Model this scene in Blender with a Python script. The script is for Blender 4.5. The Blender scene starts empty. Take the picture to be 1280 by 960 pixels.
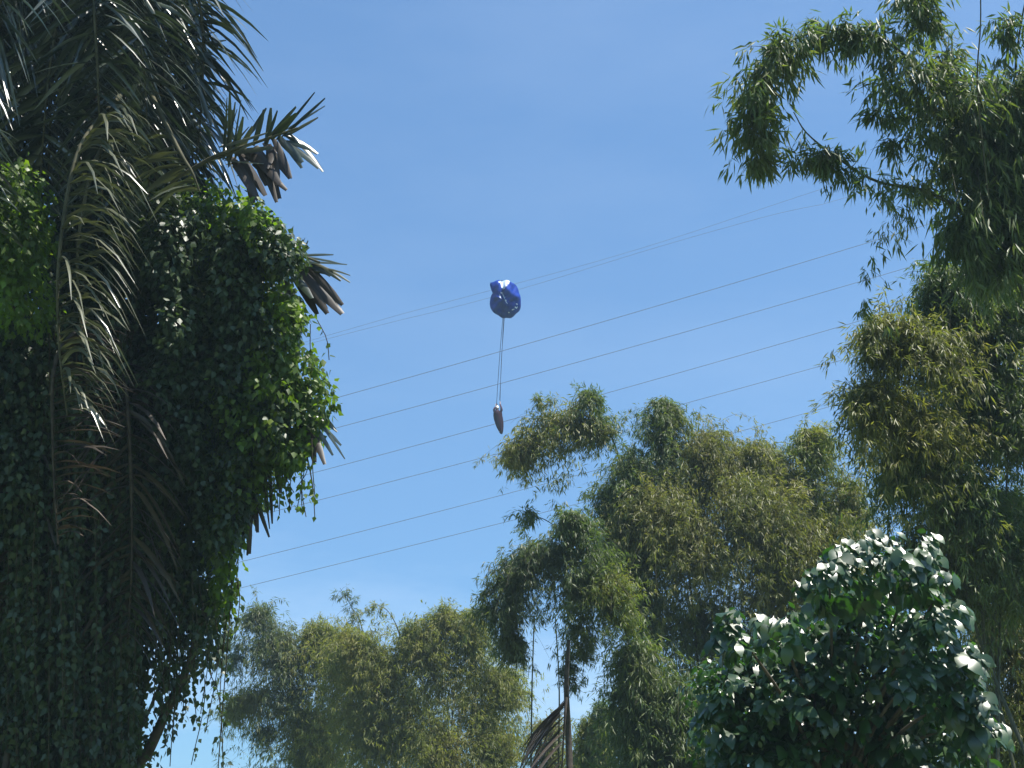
import bpy, bmesh, math
import numpy as np
from mathutils import Vector
R = math.radians
scene = bpy.context.scene
col = scene.collection

# ------------------------------------------------------------------ camera
PITCH = R(22.0)
CAM = np.array([0.0, 0.0, 1.6])
cd = bpy.data.cameras.new('camera'); cd.lens = 50.0; cd.sensor_width = 36.0
cd.clip_start = 0.1; cd.clip_end = 20000.0
cam = bpy.data.objects.new('camera', cd); col.objects.link(cam)
cam.location = CAM; cam.rotation_euler = (math.pi / 2 + PITCH, 0, 0)
scene.camera = cam
FPX = 50.0 / 36.0 * 1280.0
FWD = np.array([0, math.cos(PITCH), math.sin(PITCH)])
UPV = np.array([0, -math.sin(PITCH), math.cos(PITCH)])
RGT = np.array([1.0, 0, 0])

# ------------------------------------------------------------------ sky, sun, exposure
SUN_EL, SUN_AZ = R(66.0), R(116.0)          # azimuth measured clockwise from the view direction (+Y)
w = bpy.data.worlds.new('World'); scene.world = w; w.use_nodes = True
nt = w.node_tree; nt.nodes.clear()
out = nt.nodes.new('ShaderNodeOutputWorld'); bg = nt.nodes.new('ShaderNodeBackground')
sky = nt.nodes.new('ShaderNodeTexSky'); sky.sky_type = 'NISHITA'; sky.sun_disc = False
sky.sun_elevation = SUN_EL; sky.sun_rotation = SUN_AZ
sky.air_density = 1.25; sky.dust_density = 1.0; sky.ozone_density = 10.0; sky.altitude = 0
# thin high cloud, a real part of the sky, the same in every direction
tc = nt.nodes.new('ShaderNodeTexCoord'); mp = nt.nodes.new('ShaderNodeMapping')
mp.inputs['Scale'].default_value = (1.2, 2.2, 5.0); mp.inputs['Location'].default_value = (10.5, 5.4, 12.6)
nz = nt.nodes.new('ShaderNodeTexNoise'); nz.inputs['Scale'].default_value = 1.6
nz.inputs['Detail'].default_value = 7; nz.inputs['Roughness'].default_value = 0.6
rp = nt.nodes.new('ShaderNodeValToRGB')
rp.color_ramp.elements[0].position = 0.45; rp.color_ramp.elements[0].color = (0, 0, 0, 1)
rp.color_ramp.elements[1].position = 0.72; rp.color_ramp.elements[1].color = (0.48, 0.48, 0.48, 1)
mx = nt.nodes.new('ShaderNodeMix'); mx.data_type = 'RGBA'
mx.inputs[7].default_value = (7.5, 8.2, 9.0, 1)
nt.links.new(tc.outputs['Generated'], mp.inputs['Vector']); nt.links.new(mp.outputs['Vector'], nz.inputs['Vector'])
nt.links.new(nz.outputs['Fac'], rp.inputs['Fac'])
sx = nt.nodes.new('ShaderNodeSeparateXYZ'); nt.links.new(tc.outputs['Generated'], sx.inputs[0])
mr = nt.nodes.new('ShaderNodeMapRange'); mr.interpolation_type = 'SMOOTHSTEP'        # more cloud towards the horizon, all round
mr.inputs['From Min'].default_value = .36; mr.inputs['From Max'].default_value = .04
mr.inputs['To Min'].default_value = .10; mr.inputs['To Max'].default_value = 1.0
nt.links.new(sx.outputs['Z'], mr.inputs['Value'])
ml = nt.nodes.new('ShaderNodeMath'); ml.operation = 'MULTIPLY'
nt.links.new(rp.outputs['Color'], ml.inputs[0]); nt.links.new(mr.outputs['Result'], ml.inputs[1]); nt.links.new(ml.outputs[0], mx.inputs[0])
tn = nt.nodes.new('ShaderNodeMix'); tn.data_type = 'RGBA'; tn.blend_type = 'MULTIPLY'; tn.inputs[0].default_value = 1
tn.inputs[7].default_value = (.79, .955, 1.0, 1)                                     # clean humid-air blue
nt.links.new(sky.outputs['Color'], tn.inputs[6]); nt.links.new(tn.outputs[2], mx.inputs[6]); nt.links.new(mx.outputs[2], bg.inputs['Color'])
bg.inputs['Strength'].default_value = 0.088
nt.links.new(bg.outputs['Background'], out.inputs['Surface'])

sd = bpy.data.lights.new('sun', 'SUN'); sd.energy = 5.0; sd.angle = R(0.55); sd.color = (1.0, 0.95, 0.86)
sun = bpy.data.objects.new('sun', sd); col.objects.link(sun)
sv = Vector((math.sin(SUN_AZ) * math.cos(SUN_EL), math.cos(SUN_AZ) * math.cos(SUN_EL), math.sin(SUN_EL)))
sun.rotation_euler = sv.to_track_quat('Z', 'Y').to_euler(); sun.location = (30, 30, 80)
scene.view_settings.view_transform = 'Standard'; scene.view_settings.look = 'None'
scene.view_settings.gamma = 1.0; scene.view_settings.use_curve_mapping = False
scene.view_settings.exposure = 1.0
scene.cycles.diffuse_bounces = 8; scene.cycles.max_bounces = 14

# ------------------------------------------------------------------ helpers
rng = np.random.default_rng(11)
DOWN = np.array([0, 0, -1.0]); ZUP = np.array([0, 0, 1.0])

def P(x, y, d):                            # place of a point seen at (x, y) in the 1280x960 photo, d metres ahead
    return CAM + d * (FWD + RGT * (x - 640.0) / FPX + UPV * (480.0 - y) / FPX)
def mpp(d): return d / FPX                 # metres per photo pixel there
def unit(v):
    v = np.asarray(v, float); n = np.linalg.norm(v, axis=-1, keepdims=True); return v / np.maximum(n, 1e-9)
def smooth_line(pts, n):
    pts = np.asarray(pts, float)
    if len(pts) == 2:
        t = np.linspace(0, 1, n)[:, None]; return pts[0] * (1 - t) + pts[1] * t
    q = np.vstack([2 * pts[0] - pts[1], pts, 2 * pts[-1] - pts[-2]])
    o = []; m = len(pts) - 1
    for u in np.linspace(0, m - 1e-6, n):
        i = int(u); f = u - i; a, b, c, d = q[i], q[i + 1], q[i + 2], q[i + 3]
        o.append(0.5 * (2 * b + (c - a) * f + (2 * a - 5 * b + 4 * c - d) * f * f + (3 * b - a - 3 * c + d) * f ** 3))
    return np.array(o)
def line_px(pts, n=24): return smooth_line([P(*p) for p in pts], n)

class Geo:                                 # collects vertices and faces, then links ONE mesh object
    def __init__(s): s.v = []; s.f = []; s.n = 0
    def add(s, v, f):                      # f: (m,3) or (m,4) int array
        s.v.append(np.asarray(v, float)); s.f.append(np.asarray(f, int) + s.n); s.n += len(v)
    def tube(s, pts, rad, sides=6, cap=True):
        pts = np.asarray(pts, float); n = len(pts); rad = np.broadcast_to(np.asarray(rad, float), (n,))
        t = unit(np.gradient(pts, axis=0)); ref = np.array([0.31, 0.87, 0.39])
        a = unit(np.cross(t, ref)); b = np.cross(t, a)
        th = np.arange(sides) * 2 * math.pi / sides
        ring = pts[:, None] + rad[:, None, None] * (np.cos(th)[None, :, None] * a[:, None] + np.sin(th)[None, :, None] * b[:, None])
        v = ring.reshape(-1, 3)
        i = np.arange(n - 1)[:, None] * sides; j = np.arange(sides)[None]; k = (j + 1) % sides
        s.add(v, np.stack([i + j, i + k, i + sides + k, i + sides + j], -1).reshape(-1, 4))
    def leaves(s, B, D, S, L, W, curl=0.12, fold=0.25, mid=0.42):
        # five-point leaves: base, two sides, a lifted midrib point, drooped tip
        B = np.asarray(B); n = len(B)
        if n == 0: return
        D = unit(D); N = unit(np.cross(S, D)); S = unit(np.cross(D, N))
        L = np.broadcast_to(L, (n,))[:, None]; W = np.broadcast_to(W, (n,))[:, None]
        base = B; m = B + D * L * mid
        l = m + S * W * .5 - N * W * fold; r = m - S * W * .5 - N * W * fold
        tip = B + D * L + DOWN * L * curl
        v = np.stack([base, l, m, r, tip], 1).reshape(-1, 3)
        o = np.arange(n)[:, None] * 5
        f = np.concatenate([o + [[0, 2, 1]], o + [[0, 3, 2]], o + [[1, 2, 4]], o + [[2, 3, 4]]], 0)
        s.add(v, f)
    def build(s, name, mat, parent=None, smooth=False):
        me = bpy.data.meshes.new(name)
        v = np.concatenate(s.v) if s.v else np.zeros((0, 3))
        org = np.zeros(3)
        if parent is not None: org = np.array(parent.matrix_basis.translation) if parent.parent is None else np.array(parent['_org'])
        elif len(v): org = np.array([v[:, 0].mean(), v[:, 1].mean(), v[:, 2].min()])
        me.vertices.add(len(v)); me.vertices.foreach_set('co', (v - org).astype(np.float32).ravel())
        tot = np.concatenate([np.full(len(f), f.shape[1]) for f in s.f]); idx = np.concatenate([f.ravel() for f in s.f])
        me.loops.add(len(idx)); me.loops.foreach_set('vertex_index', idx.astype(np.int32))
        me.polygons.add(len(tot)); st = np.concatenate([[0], np.cumsum(tot)[:-1]])
        me.polygons.foreach_set('loop_start', st.astype(np.int32)); me.polygons.foreach_set('loop_total', tot.astype(np.int32))
        if smooth: me.polygons.foreach_set('use_smooth', np.ones(len(tot), bool))
        me.update(calc_edges=True); me.materials.append(mat)
        o = bpy.data.objects.new(name, me); col.objects.link(o)
        if parent is not None: o.parent = parent
        else: o.location = org
        o['_org'] = [float(x) for x in org]
        return o

def tag(o, label=None, cat=None, group=None, kind=None):
    for k, x in (('label', label), ('category', cat), ('group', group), ('kind', kind)):
        if x: o[k] = x
    return o
def thing(name, loc, label, cat, group=None):
    o = bpy.data.objects.new(name, None); col.objects.link(o); o.location = loc
    o['_org'] = [float(x) for x in loc]
    return tag(o, label, cat, group)
def stuff(o): o['kind'] = 'stuff'; return o
def ground_under(p): return np.array([p[0], p[1], 0.0])

# ------------------------------------------------------------------ materials
def leaf_mat(name, cols, rough=0.42, trans=0.35, tcol=None, spec=0.5):
    m = bpy.data.materials.new(name); m.use_nodes = True; t = m.node_tree; t.nodes.clear()
    o = t.nodes.new('ShaderNodeOutputMaterial'); p = t.nodes.new('ShaderNodeBsdfPrincipled')
    tr = t.nodes.new('ShaderNodeBsdfTranslucent'); mixs = t.nodes.new('ShaderNodeMixShader')
    g = t.nodes.new('ShaderNodeNewGeometry'); oi = t.nodes.new('ShaderNodeObjectInfo')
    ad = t.nodes.new('ShaderNodeMath'); ad.operation = 'ADD'; fr = t.nodes.new('ShaderNodeMath'); fr.operation = 'FRACT'
    t.links.new(g.outputs['Random Per Island'], ad.inputs[0]); t.links.new(oi.outputs['Random'], ad.inputs[1]); t.links.new(ad.outputs[0], fr.inputs[0])
    # leaf colour also drifts slowly from branch to branch
    n = t.nodes.new('ShaderNodeTexNoise'); n.inputs['Scale'].default_value = 0.9; n.inputs['Detail'].default_value = 2
    t.links.new(g.outputs['Position'], n.inputs['Vector'])
    mul = t.nodes.new('ShaderNodeMath'); mul.operation = 'MULTIPLY_ADD'; mul.inputs[1].default_value = 0.45; 
    sub = t.nodes.new('ShaderNodeMath'); sub.operation = 'MULTIPLY_ADD'; sub.inputs[1].default_value = 1.5; sub.inputs[2].default_value = -0.45
    t.links.new(n.outputs['Fac'], sub.inputs[0]); t.links.new(fr.outputs[0], mul.inputs[0]); t.links.new(sub.outputs[0], mul.inputs[2])
    r = t.nodes.new('ShaderNodeValToRGB'); el = r.color_ramp.elements
    while len(el) < len(cols): el.new(0.5)
    for i, c in enumerate(cols): el[i].position = i / (len(cols) - 1); el[i].color = (*c, 1)
    t.links.new(mul.outputs[0], r.inputs['Fac'])
    t.links.new(r.outputs['Color'], p.inputs['Base Color'])
    p.inputs['Roughness'].default_value = rough; p.inputs['Specular IOR Level'].default_value = spec
    tm = t.nodes.new('ShaderNodeMix'); tm.data_type = 'RGBA'; tm.blend_type = 'MULTIPLY'; tm.inputs[0].default_value = 1
    tm.inputs[7].default_value = (*(tcol or (1.7, 1.9, 0.7)), 1)
    t.links.new(r.outputs['Color'], tm.inputs[6]); t.links.new(tm.outputs[2], tr.inputs['Color'])
    mixs.inputs[0].default_value = trans
    t.links.new(p.outputs[0], mixs.inputs[1]); t.links.new(tr.outputs[0], mixs.inputs[2]); t.links.new(mixs.outputs[0], o.inputs['Surface'])
    return m
def solid_mat(name, c1, c2, scale=6.0, rough=0.8, spec=0.3, bump=0.0, stretch=(1, 1, 1), metal=0.0):
    m = bpy.data.materials.new(name); m.use_nodes = True; t = m.node_tree
    p = t.nodes['Principled BSDF']; tcn = t.nodes.new('ShaderNodeTexCoord'); mpn = t.nodes.new('ShaderNodeMapping')
    mpn.inputs['Scale'].default_value = stretch
    n = t.nodes.new('ShaderNodeTexNoise'); n.inputs['Scale'].default_value = scale; n.inputs['Detail'].default_value = 5
    r = t.nodes.new('ShaderNodeValToRGB'); r.color_ramp.elements[0].color = (*c1, 1); r.color_ramp.elements[1].color = (*c2, 1)
    r.color_ramp.elements[0].position = .3; r.color_ramp.elements[1].position = .7
    t.links.new(tcn.outputs['Object'], mpn.inputs['Vector']); t.links.new(mpn.outputs['Vector'], n.inputs['Vector'])
    t.links.new(n.outputs['Fac'], r.inputs['Fac']); t.links.new(r.outputs['Color'], p.inputs['Base Color'])
    p.inputs['Roughness'].default_value = rough; p.inputs['Specular IOR Level'].default_value = spec; p.inputs['Metallic'].default_value = metal
    if bump:
        b = t.nodes.new('ShaderNodeBump'); b.inputs['Strength'].default_value = bump
        t.links.new(n.outputs['Fac'], b.inputs['Height']); t.links.new(b.outputs['Normal'], p.inputs['Normal'])
    return m
M = dict(
    bamboo_green=leaf_mat('bamboo_green', [(.045, .075, .030), (.070, .105, .034), (.10, .13, .04), (.14, .15, .06)], .45, .44, spec=.5),
    bamboo_olive=leaf_mat('bamboo_olive', [(.085, .095, .034), (.125, .135, .040), (.165, .162, .048), (.21, .185, .07)], .45, .44, spec=.5),
    bamboo_yellow=leaf_mat('bamboo_yellow', [(.085, .115, .025), (.12, .155, .028), (.16, .17, .035), (.20, .18, .06)], .45, .46, spec=.5),
    bamboo_far=leaf_mat('bamboo_far', [(.11, .125, .042), (.15, .165, .046), (.19, .19, .055), (.23, .20, .07)], .5, .5, spec=.4),
    bamboo_blue=leaf_mat('bamboo_blue', [(.06, .085, .045), (.09, .115, .055), (.13, .14, .06)], .45, .44, spec=.5),
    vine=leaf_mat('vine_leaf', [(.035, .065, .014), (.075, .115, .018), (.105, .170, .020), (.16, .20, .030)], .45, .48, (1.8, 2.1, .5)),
    vine_shade=leaf_mat('vine_shade_leaf', [(.026, .045, .024), (.040, .065, .026), (.055, .085, .030)], .42, .30),  # darker copy of the vine leaf, with shade put into its colour
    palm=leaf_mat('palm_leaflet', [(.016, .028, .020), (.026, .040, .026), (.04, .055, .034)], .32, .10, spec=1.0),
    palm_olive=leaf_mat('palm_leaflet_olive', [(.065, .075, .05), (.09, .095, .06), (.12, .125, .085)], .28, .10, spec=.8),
    palm_dry=leaf_mat('palm_leaflet_dry', [(.024, .019, .016), (.038, .030, .023), (.075, .055, .038)], .5, .12, (1.2, 1.1, .9)),
    broad=leaf_mat('broad_leaf', [(.018, .045, .016), (.03, .07, .02), (.055, .115, .03)], .36, .30, (1.5, 2.2, .5), spec=1.0),
    bark=solid_mat('bark', (.05, .04, .032), (.12, .10, .08), 9, .9, .2, .6, (1, 1, .25)),
    palm_bark=solid_mat('palm_bark', (.035, .03, .026), (.09, .075, .06), 5, .95, .15, .8, (1, 1, 2.5)),
    culm=solid_mat('bamboo_culm', (.030, .038, .016), (.07, .07, .03), 4, .6, .4, .1, (1, 1, .2)),
    twig=solid_mat('twig', (.05, .05, .03), (.11, .10, .06), 6, .8, .2),
    stem=solid_mat('vine_stem', (.04, .035, .025), (.09, .075, .05), 8, .9, .2),
    wire=solid_mat('cable', (.08, .085, .09), (.12, .125, .13), 2, .6, .4),
    ground=solid_mat('ground_grass', (.06, .09, .03), (.11, .13, .06), .7, .95, .1, .4),
)

# ------------------------------------------------------------------ ground
g = Geo()
xs = np.concatenate([-np.geomspace(6000, 4, 22), np.geomspace(4, 6000, 22)]); nx = len(xs)
X, Y = np.meshgrid(xs, xs, indexing='ij')
Z = 0.10 * np.sin(X * .21 + 1) * np.cos(Y * .17) * np.exp(-(X ** 2 + Y ** 2) / 9e4) - 0.10
ii, jj = np.meshgrid(np.arange(nx - 1), np.arange(nx - 1), indexing='ij'); a = (ii * nx + jj).ravel()
g.add(np.stack([X, Y, Z], -1).reshape(-1, 3), np.stack([a, a + nx, a + nx + 1, a + 1], -1))
tag(g.build('ground', M['ground'], smooth=True), 'green grassy ground below the trees', kind='structure')

# ------------------------------------------------------------------ power lines
WIRES = [
    ('uppermost faint power line crossing behind the blue parachute', 172, .019, [(408, 418), (609, 364), (780, 318.5), (900, 279), (1040, 231), (1132, 203)]),
    ('second faint power line from the top, just beneath the uppermost faint one', 168, .019, [(408, 421.5), (607, 375.5), (652, 362.5), (780, 320.5), (900, 286), (1057, 243.5)]),
    ('upper of the two power lines crossing between the canopy and the hanging person', 138, .027, [(418, 497.5), (640, 435.5), (778, 395), (900, 360), (1169, 277)]),
    ('lower of the two power lines crossing between the canopy and the hanging person', 140, .027, [(427, 533), (640, 475.7), (820, 425.7), (941, 390), (1154, 329)]),
    ('power line passing straight behind the hanging person', 142, .027, [(400, 589), (540, 551), (820, 474.5), (1064, 404)]),
    ('power line passing just below the hanging person', 144, .027, [(332, 641.6), (540, 589), (621, 568), (830, 511), (1049, 451)]),
    ('second lowest power line above the far bamboo', 146, .027, [(284, 706), (540, 642.6), (645, 614), (728, 592), (980, 524)]),
    ('lowest power line, just above the bamboo at lower left', 148, .027, [(321, 730), (540, 675.5), (638, 651), (680, 640.5), (776, 616)]),
]
for lab, d, r, pts in WIRES:
    px = np.array([p[0] for p in pts]); py = np.array([p[1] for p in pts])
    c = np.polyfit(px - 700, py, 2); c[0] = np.clip(c[0], -2e-5, 2e-5)
    c = np.concatenate([[c[0]], np.polyfit(px - 700, py - c[0] * (px - 700) ** 2, 1)])
    gx = np.linspace(-220, 1500, 70); gy = np.polyval(c, gx - 700)
    if r < .02:                                                    # the faint pair swings together near the middle
        gy = np.where((gx > 400) & (gx < 1135), np.interp(gx, px, py), gy)
        gy = np.convolve(np.pad(gy, 4, mode='reflect', reflect_type='odd'), np.ones(9) / 9, 'valid')
    g = Geo(); g.tube(np.array([P(x, y, d) for x, y in zip(gx, gy)]), r, 5)
    tag(g.build('power_line', M['wire'], smooth=True), lab, 'power line', 'power lines crossing the sky')

# ------------------------------------------------------------------ bamboo
def fans_to_leaves(geo, pos, ax, L, W, k, spread, curl=.15):
    n = len(pos)
    if n == 0: return
    B = np.repeat(pos, k, 0); A = np.repeat(ax, k, 0)
    D = unit(A + rng.normal(0, spread, B.shape)); S = np.cross(D, unit(ZUP + rng.normal(0, .55, B.shape)))
    B = B + D * L * rng.uniform(0, .25, (len(B), 1)) + rng.normal(0, L * .18, B.shape)
    ln = L * rng.uniform(.6, 1.15, len(B))
    geo.leaves(B, D, S, ln, W * rng.uniform(.8, 1.2, len(B)), curl=curl)

def plume(geo, twigs, pts, rad, nsub, nfan, Lpx, k=6, spread=.5, droop=.75, wr=.15, up=.25, twig_every=3, dn=.5, soft=.16, shoots=.03):
    """a drooping bamboo branch: side shoots bend down from the line pts, each hung with fans of leaves"""
    d = np.array([p[2] for p in pts]); c = line_px(pts, 80)
    rr = np.interp(np.linspace(0, 1, 80), np.linspace(0, 1, len(rad)), rad) * mpp(d.mean()); L = Lpx * mpp(d.mean())
    tan = unit(np.gradient(c, axis=0)); pos = []; ax = []
    i = (rng.uniform(0, 1, nsub) * 79).astype(int)
    for q in range(nsub):
        c0 = c[i[q]]; dr = rng.normal(0, 1, 3); dr -= tan[i[q]] * dr.dot(tan[i[q]]) * .6; dr = unit(unit(dr) + ZUP * up + tan[i[q]] * .25)
        ln = rr[i[q]] * (1.2 * rng.uniform(.2, 1.0) if rng.random() > .16 else rng.uniform(1.25, 1.9)) * (.75 + .4 * math.sin(i[q] * .45 + 3 * dr[0]) ** 2)
        s = np.linspace(0, 1, 6)[:, None]
        path = c0 + dr * ln * s + DOWN * ln * droop * s * s
        if q % twig_every == 0: twigs.tube(path, np.linspace(L * .035, L * .012, 6), 3)
        t = rng.uniform(.15, 1.0, nfan)[:, None]
        pp = c0 + dr * ln * t + DOWN * ln * droop * t * t + rng.normal(0, soft * rr[i[q]], (nfan, 3)); tt = unit(dr + DOWN * 2 * droop * t)
        pos.append(pp); ax.append(unit(tt * .6 + DOWN * dn + rng.normal(0, .34, pp.shape)))
    fans_to_leaves(geo, np.concatenate(pos), np.concatenate(ax), L, L * wr, k, spread)
    pos = []; ax = []                                       # a few long thin shoots that stand clear of the mass and nod over
    for q in range(max(1, int(nsub * shoots))):
        z = int(rng.uniform(.35, 1) * 79); dr = unit(unit(rng.normal(0, 1, 3)) + ZUP * .7 + tan[z] * .5); ln = rr[z] * rng.uniform(1.3, 2.1)
        s = np.linspace(0, 1, 9)[:, None]; path = c[z] + dr * ln * s + DOWN * ln * .55 * s ** 2.4
        twigs.tube(path, np.linspace(L * .035, L * .010, 9), 3)
        u = rng.uniform(.35, 1, 9)[:, None]; pp = c[z] + dr * ln * u + DOWN * ln * .55 * u ** 2.4
        pos.append(pp); ax.append(unit(dr * .4 + DOWN * .6 + rng.normal(0, .4, pp.shape)))
    fans_to_leaves(geo, np.concatenate(pos), np.concatenate(ax), L, L * wr, 3, .5)

def bamboo(label, base, culms, plumes, mat, group='bamboo clumps', culm_r=.035):
    """base: ground point; culms: lists of (x, y, depth) that run on from the ground; plumes: dicts for plume()"""
    t = thing('bamboo', base, label, 'bamboo', group)
    for cp in culms:
        top = [P(*p) for p in cp]
        b = base + np.array([*rng.normal(0, .5, 2), 0]); q = [b, b * .55 + top[0] * .45 + np.array([0, 0, .6])] + top
        ln = smooth_line(q, 40); g = Geo()
        rad = np.linspace(culm_r, culm_r * .16, 40); rad[::3] *= 1.12
        g.tube(ln, rad, 7); g.build('culm', M['culm'], t, smooth=True)
    tw = Geo()
    by = {}
    for p in plumes:
        p = dict(p); mt = p.pop('mat', mat); by.setdefault(mt, Geo()); plume(by[mt], tw, **p)
    for mt, g in by.items(): stuff(g.build('foliage', M[mt], t))
    stuff(tw.build('branch', M['twig'], t))
    return t
def gb(x, d): p = P(x, 700, d); return np.array([p[0], p[1], -.05])

DEF = {}
def pl(pts, rad, nsub, nfan, Lpx, **k): return {**DEF, 'pts': pts, 'rad': rad, 'nsub': nsub, 'nfan': nfan, 'Lpx': Lpx, **k}

rng = np.random.default_rng(21)
# arching bamboo, upper right, near
dA = 16
DEF = dict(soft=.2, shoots=.05, dn=.95, spread=.36, wr=.15, up=.1, k=6)
bamboo('tall near bamboo at upper right with a long arching hook of leaves against the sky', gb(1360, dA),
    [[(1340, 640, dA), (1300, 420, dA), (1256, 260, dA), (1215, 140, dA), (1170, 108, dA), (1120, 60, dA), (1085, 45, dA), (1030, 38, dA), (975, 60, dA - .2), (942, 110, dA - .3), (940, 160, dA - .3)],
     [(1345, 640, dA + .3), (1300, 430, dA + .3), (1245, 300, dA + .2), (1165, 242, dA), (1100, 228, dA - .2), (1055, 203, dA - .3), (1010, 168, dA - .3), (992, 140, dA - .3)],
     [(1350, 640, dA + .2), (1312, 420, dA + .2), (1296, 250, dA + .2), (1270, 120, dA + .2), (1278, 20, dA), (1300, -60, dA)],
     [(1350, 620, dA + .4), (1305, 400, dA + .4), (1246, 230, dA + .5), (1195, 120, dA + .4), (1160, 40, dA + .3), (1130, -40, dA + .2)]],
    [pl([(1105, 48, dA), (1040, 36, dA), (985, 58, dA - .2), (945, 105, dA - .3)], [25, 28, 32, 39], 87, 4, 21, droop=.5),
     pl([(950, 95, dA - .3), (938, 150, dA - .3), (955, 205, dA - .3)], [40, 39, 25], 54, 4, 21, droop=.4),
     pl([(1000, 160, dA - .3), (1015, 195, dA - .3), (985, 205, dA - .3)], [14, 14, 11], 7, 3, 20),
     pl([(1165, 240, dA), (1100, 228, dA - .2), (1050, 205, dA - .3), (1025, 190, dA - .3)], [28, 23, 25, 12], 44, 3, 20, droop=.6),
     pl([(1190, 120, dA), (1150, 90, dA), (1105, 55, dA)], [46, 42, 28], 43, 3, 21, droop=.8),
     pl([(1160, 40, dA + .3), (1140, -20, dA + .2)], [42, 39], 50, 4, 18, mat='bamboo_green'),
     pl([(1215, 170, dA + .3), (1195, 120, dA + .4), (1180, 60, dA + .4)], [44, 42, 34], 58, 4, 20),
     pl([(1240, 280, dA + .3), (1220, 200, dA + .3), (1205, 150, dA + .3)], [58, 58, 44], 110, 5, 20),
     pl([(1262, 330, dA + .3), (1255, 230, dA + .3), (1250, 180, dA + .3)], [34, 48, 48], 95, 5, 20),
     pl([(1285, 260, dA + .2), (1280, 150, dA + .2), (1290, 90, dA)], [48, 54, 39], 110, 5, 20),
     pl([(1290, 40, dA), (1262, 25, dA), (1250, 40, dA)], [28, 25, 17], 15, 3, 21),
     pl([(1230, 250, dA), (1205, 285, dA), (1195, 300, dA)], [39, 32, 25], 40, 4, 22),
     pl([(1200, 240, dA + .4), (1160, 150, dA + .3), (1130, 90, dA + .2)], [90, 80, 50], 60, 4, 20),
     pl([(1270, 330, dA + .5), (1262, 200, dA + .5), (1250, 90, dA + .4)], [70, 70, 60], 90, 5, 20),
     pl([(1250, 340, dA + .2), (1225, 310, dA + .2)], [50, 40], 40, 5, 20),
     pl([(1120, 150, dA - .1), (1100, 140, dA - .1)], [23, 14], 6, 3, 22),
     pl([(1180, 160, dA), (1130, 175, dA), (1085, 180, dA)], [25, 12, 9], 9, 3, 20),
     pl([(1135, 245, dA), (1112, 290, dA - .1), (1088, 335, dA - .1), (1076, 395, dA - .1)], [19, 20, 12, 9], 24, 3, 12, k=4)],
    'bamboo_green')
DEF = {}
# thin bare shoot standing out of it
g = Geo(); g.tube(line_px([(1236, 250, 15.6), (1222, 110, 15.6), (1226, 20, 15.6), (1223, -90, 15.6)], 20), np.linspace(.012, .006, 20), 5)
tag(g.build('bare_shoot', M['twig'], smooth=True), 'thin bare upright shoot rising out of the arching bamboo at upper right', 'bamboo shoot')

rng = np.random.default_rng(22)
# right clump
dB = 20
bamboo('broad dense bamboo crown at right, below the arching one', gb(1230, dB),
    [[(1230, 800, dB), (1215, 560, dB), (1190, 400, dB), (1170, 345, dB)], [(1250, 780, dB + .5), (1260, 560, dB + .4), (1258, 400, dB + .2)],
     [(1225, 800, dB - .2), (1180, 640, dB - .5), (1110, 520, dB - .8), (1060, 480, dB - .8)], [(1240, 800, dB + .3), (1290, 620, dB), (1330, 480, dB)]],
    [pl([(1230, 430, dB), (1195, 370, dB), (1170, 345, dB)], [80, 62, 34], 287, 8, 12.5),
     pl([(1190, 440, dB - .6), (1120, 420, dB - .8), (1095, 420, dB - .8)], [70, 60, 34], 272, 8, 12.5, mat='bamboo_olive'),
     pl([(1180, 560, dB - .6), (1110, 510, dB - 1), (1075, 500, dB - 1)], [90, 64, 34], 316, 8, 12.5, mat='bamboo_olive'),
     pl([(1260, 420, dB), (1262, 380, dB), (1250, 350, dB)], [60, 46, 26], 100, 7, 12.5),
     pl([(1270, 560, dB - .2), (1250, 470, dB - .2)], [90, 70], 243, 8, 12.5),
     pl([(1230, 640, dB), (1160, 590, dB - .4), (1120, 570, dB - .4)], [90, 70, 40], 301, 8, 12.5, mat='bamboo_green'),
     pl([(1290, 700, dB), (1230, 660, dB), (1180, 650, dB)], [90, 80, 56], 316, 8, 12.5),
     pl([(1200, 760, dB + .4), (1160, 700, dB + .3), (1120, 690, dB)], [80, 60, 34], 186, 8, 12.5),
     pl([(1290, 440, dB + .6), (1282, 360, dB + .6), (1275, 320, dB + .6)], [44, 42, 24], 149, 8, 12.5),
     pl([(1240, 560, dB + .8), (1200, 430, dB + .8)], [110, 80], 373, 8, 12.5),
     pl([(1270, 760, dB + .8), (1240, 620, dB + .8)], [110, 90], 373, 8, 12.5),
     pl([(1320, 560, dB), (1310, 430, dB)], [70, 60], 114, 7, 12.5, mat='bamboo_yellow')],
    'bamboo_green')
dB2 = 22
bamboo('yellow-green bamboo low at the right edge, beside the large-leaved tree', gb(1285, dB2),
    [[(1280, 900, dB2), (1275, 800, dB2), (1255, 745, dB2)], [(1300, 900, dB2), (1310, 800, dB2)]],
    [pl([(1300, 900, dB2), (1260, 810, dB2), (1240, 770, dB2)], [90, 70, 46], 345, 8, 11, mat='bamboo_olive'),
     pl([(1290, 960, dB2 - .4), (1270, 880, dB2 - .6)], [80, 60], 243, 8, 11, mat='bamboo_yellow'),
     pl([(1215, 960, dB2), (1225, 860, dB2)], [60, 60], 157, 8, 11, mat='bamboo_olive'),
     pl([(1330, 860, dB2), (1320, 760, dB2)], [60, 60], 128, 8, 11)],
    'bamboo_olive')

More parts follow.
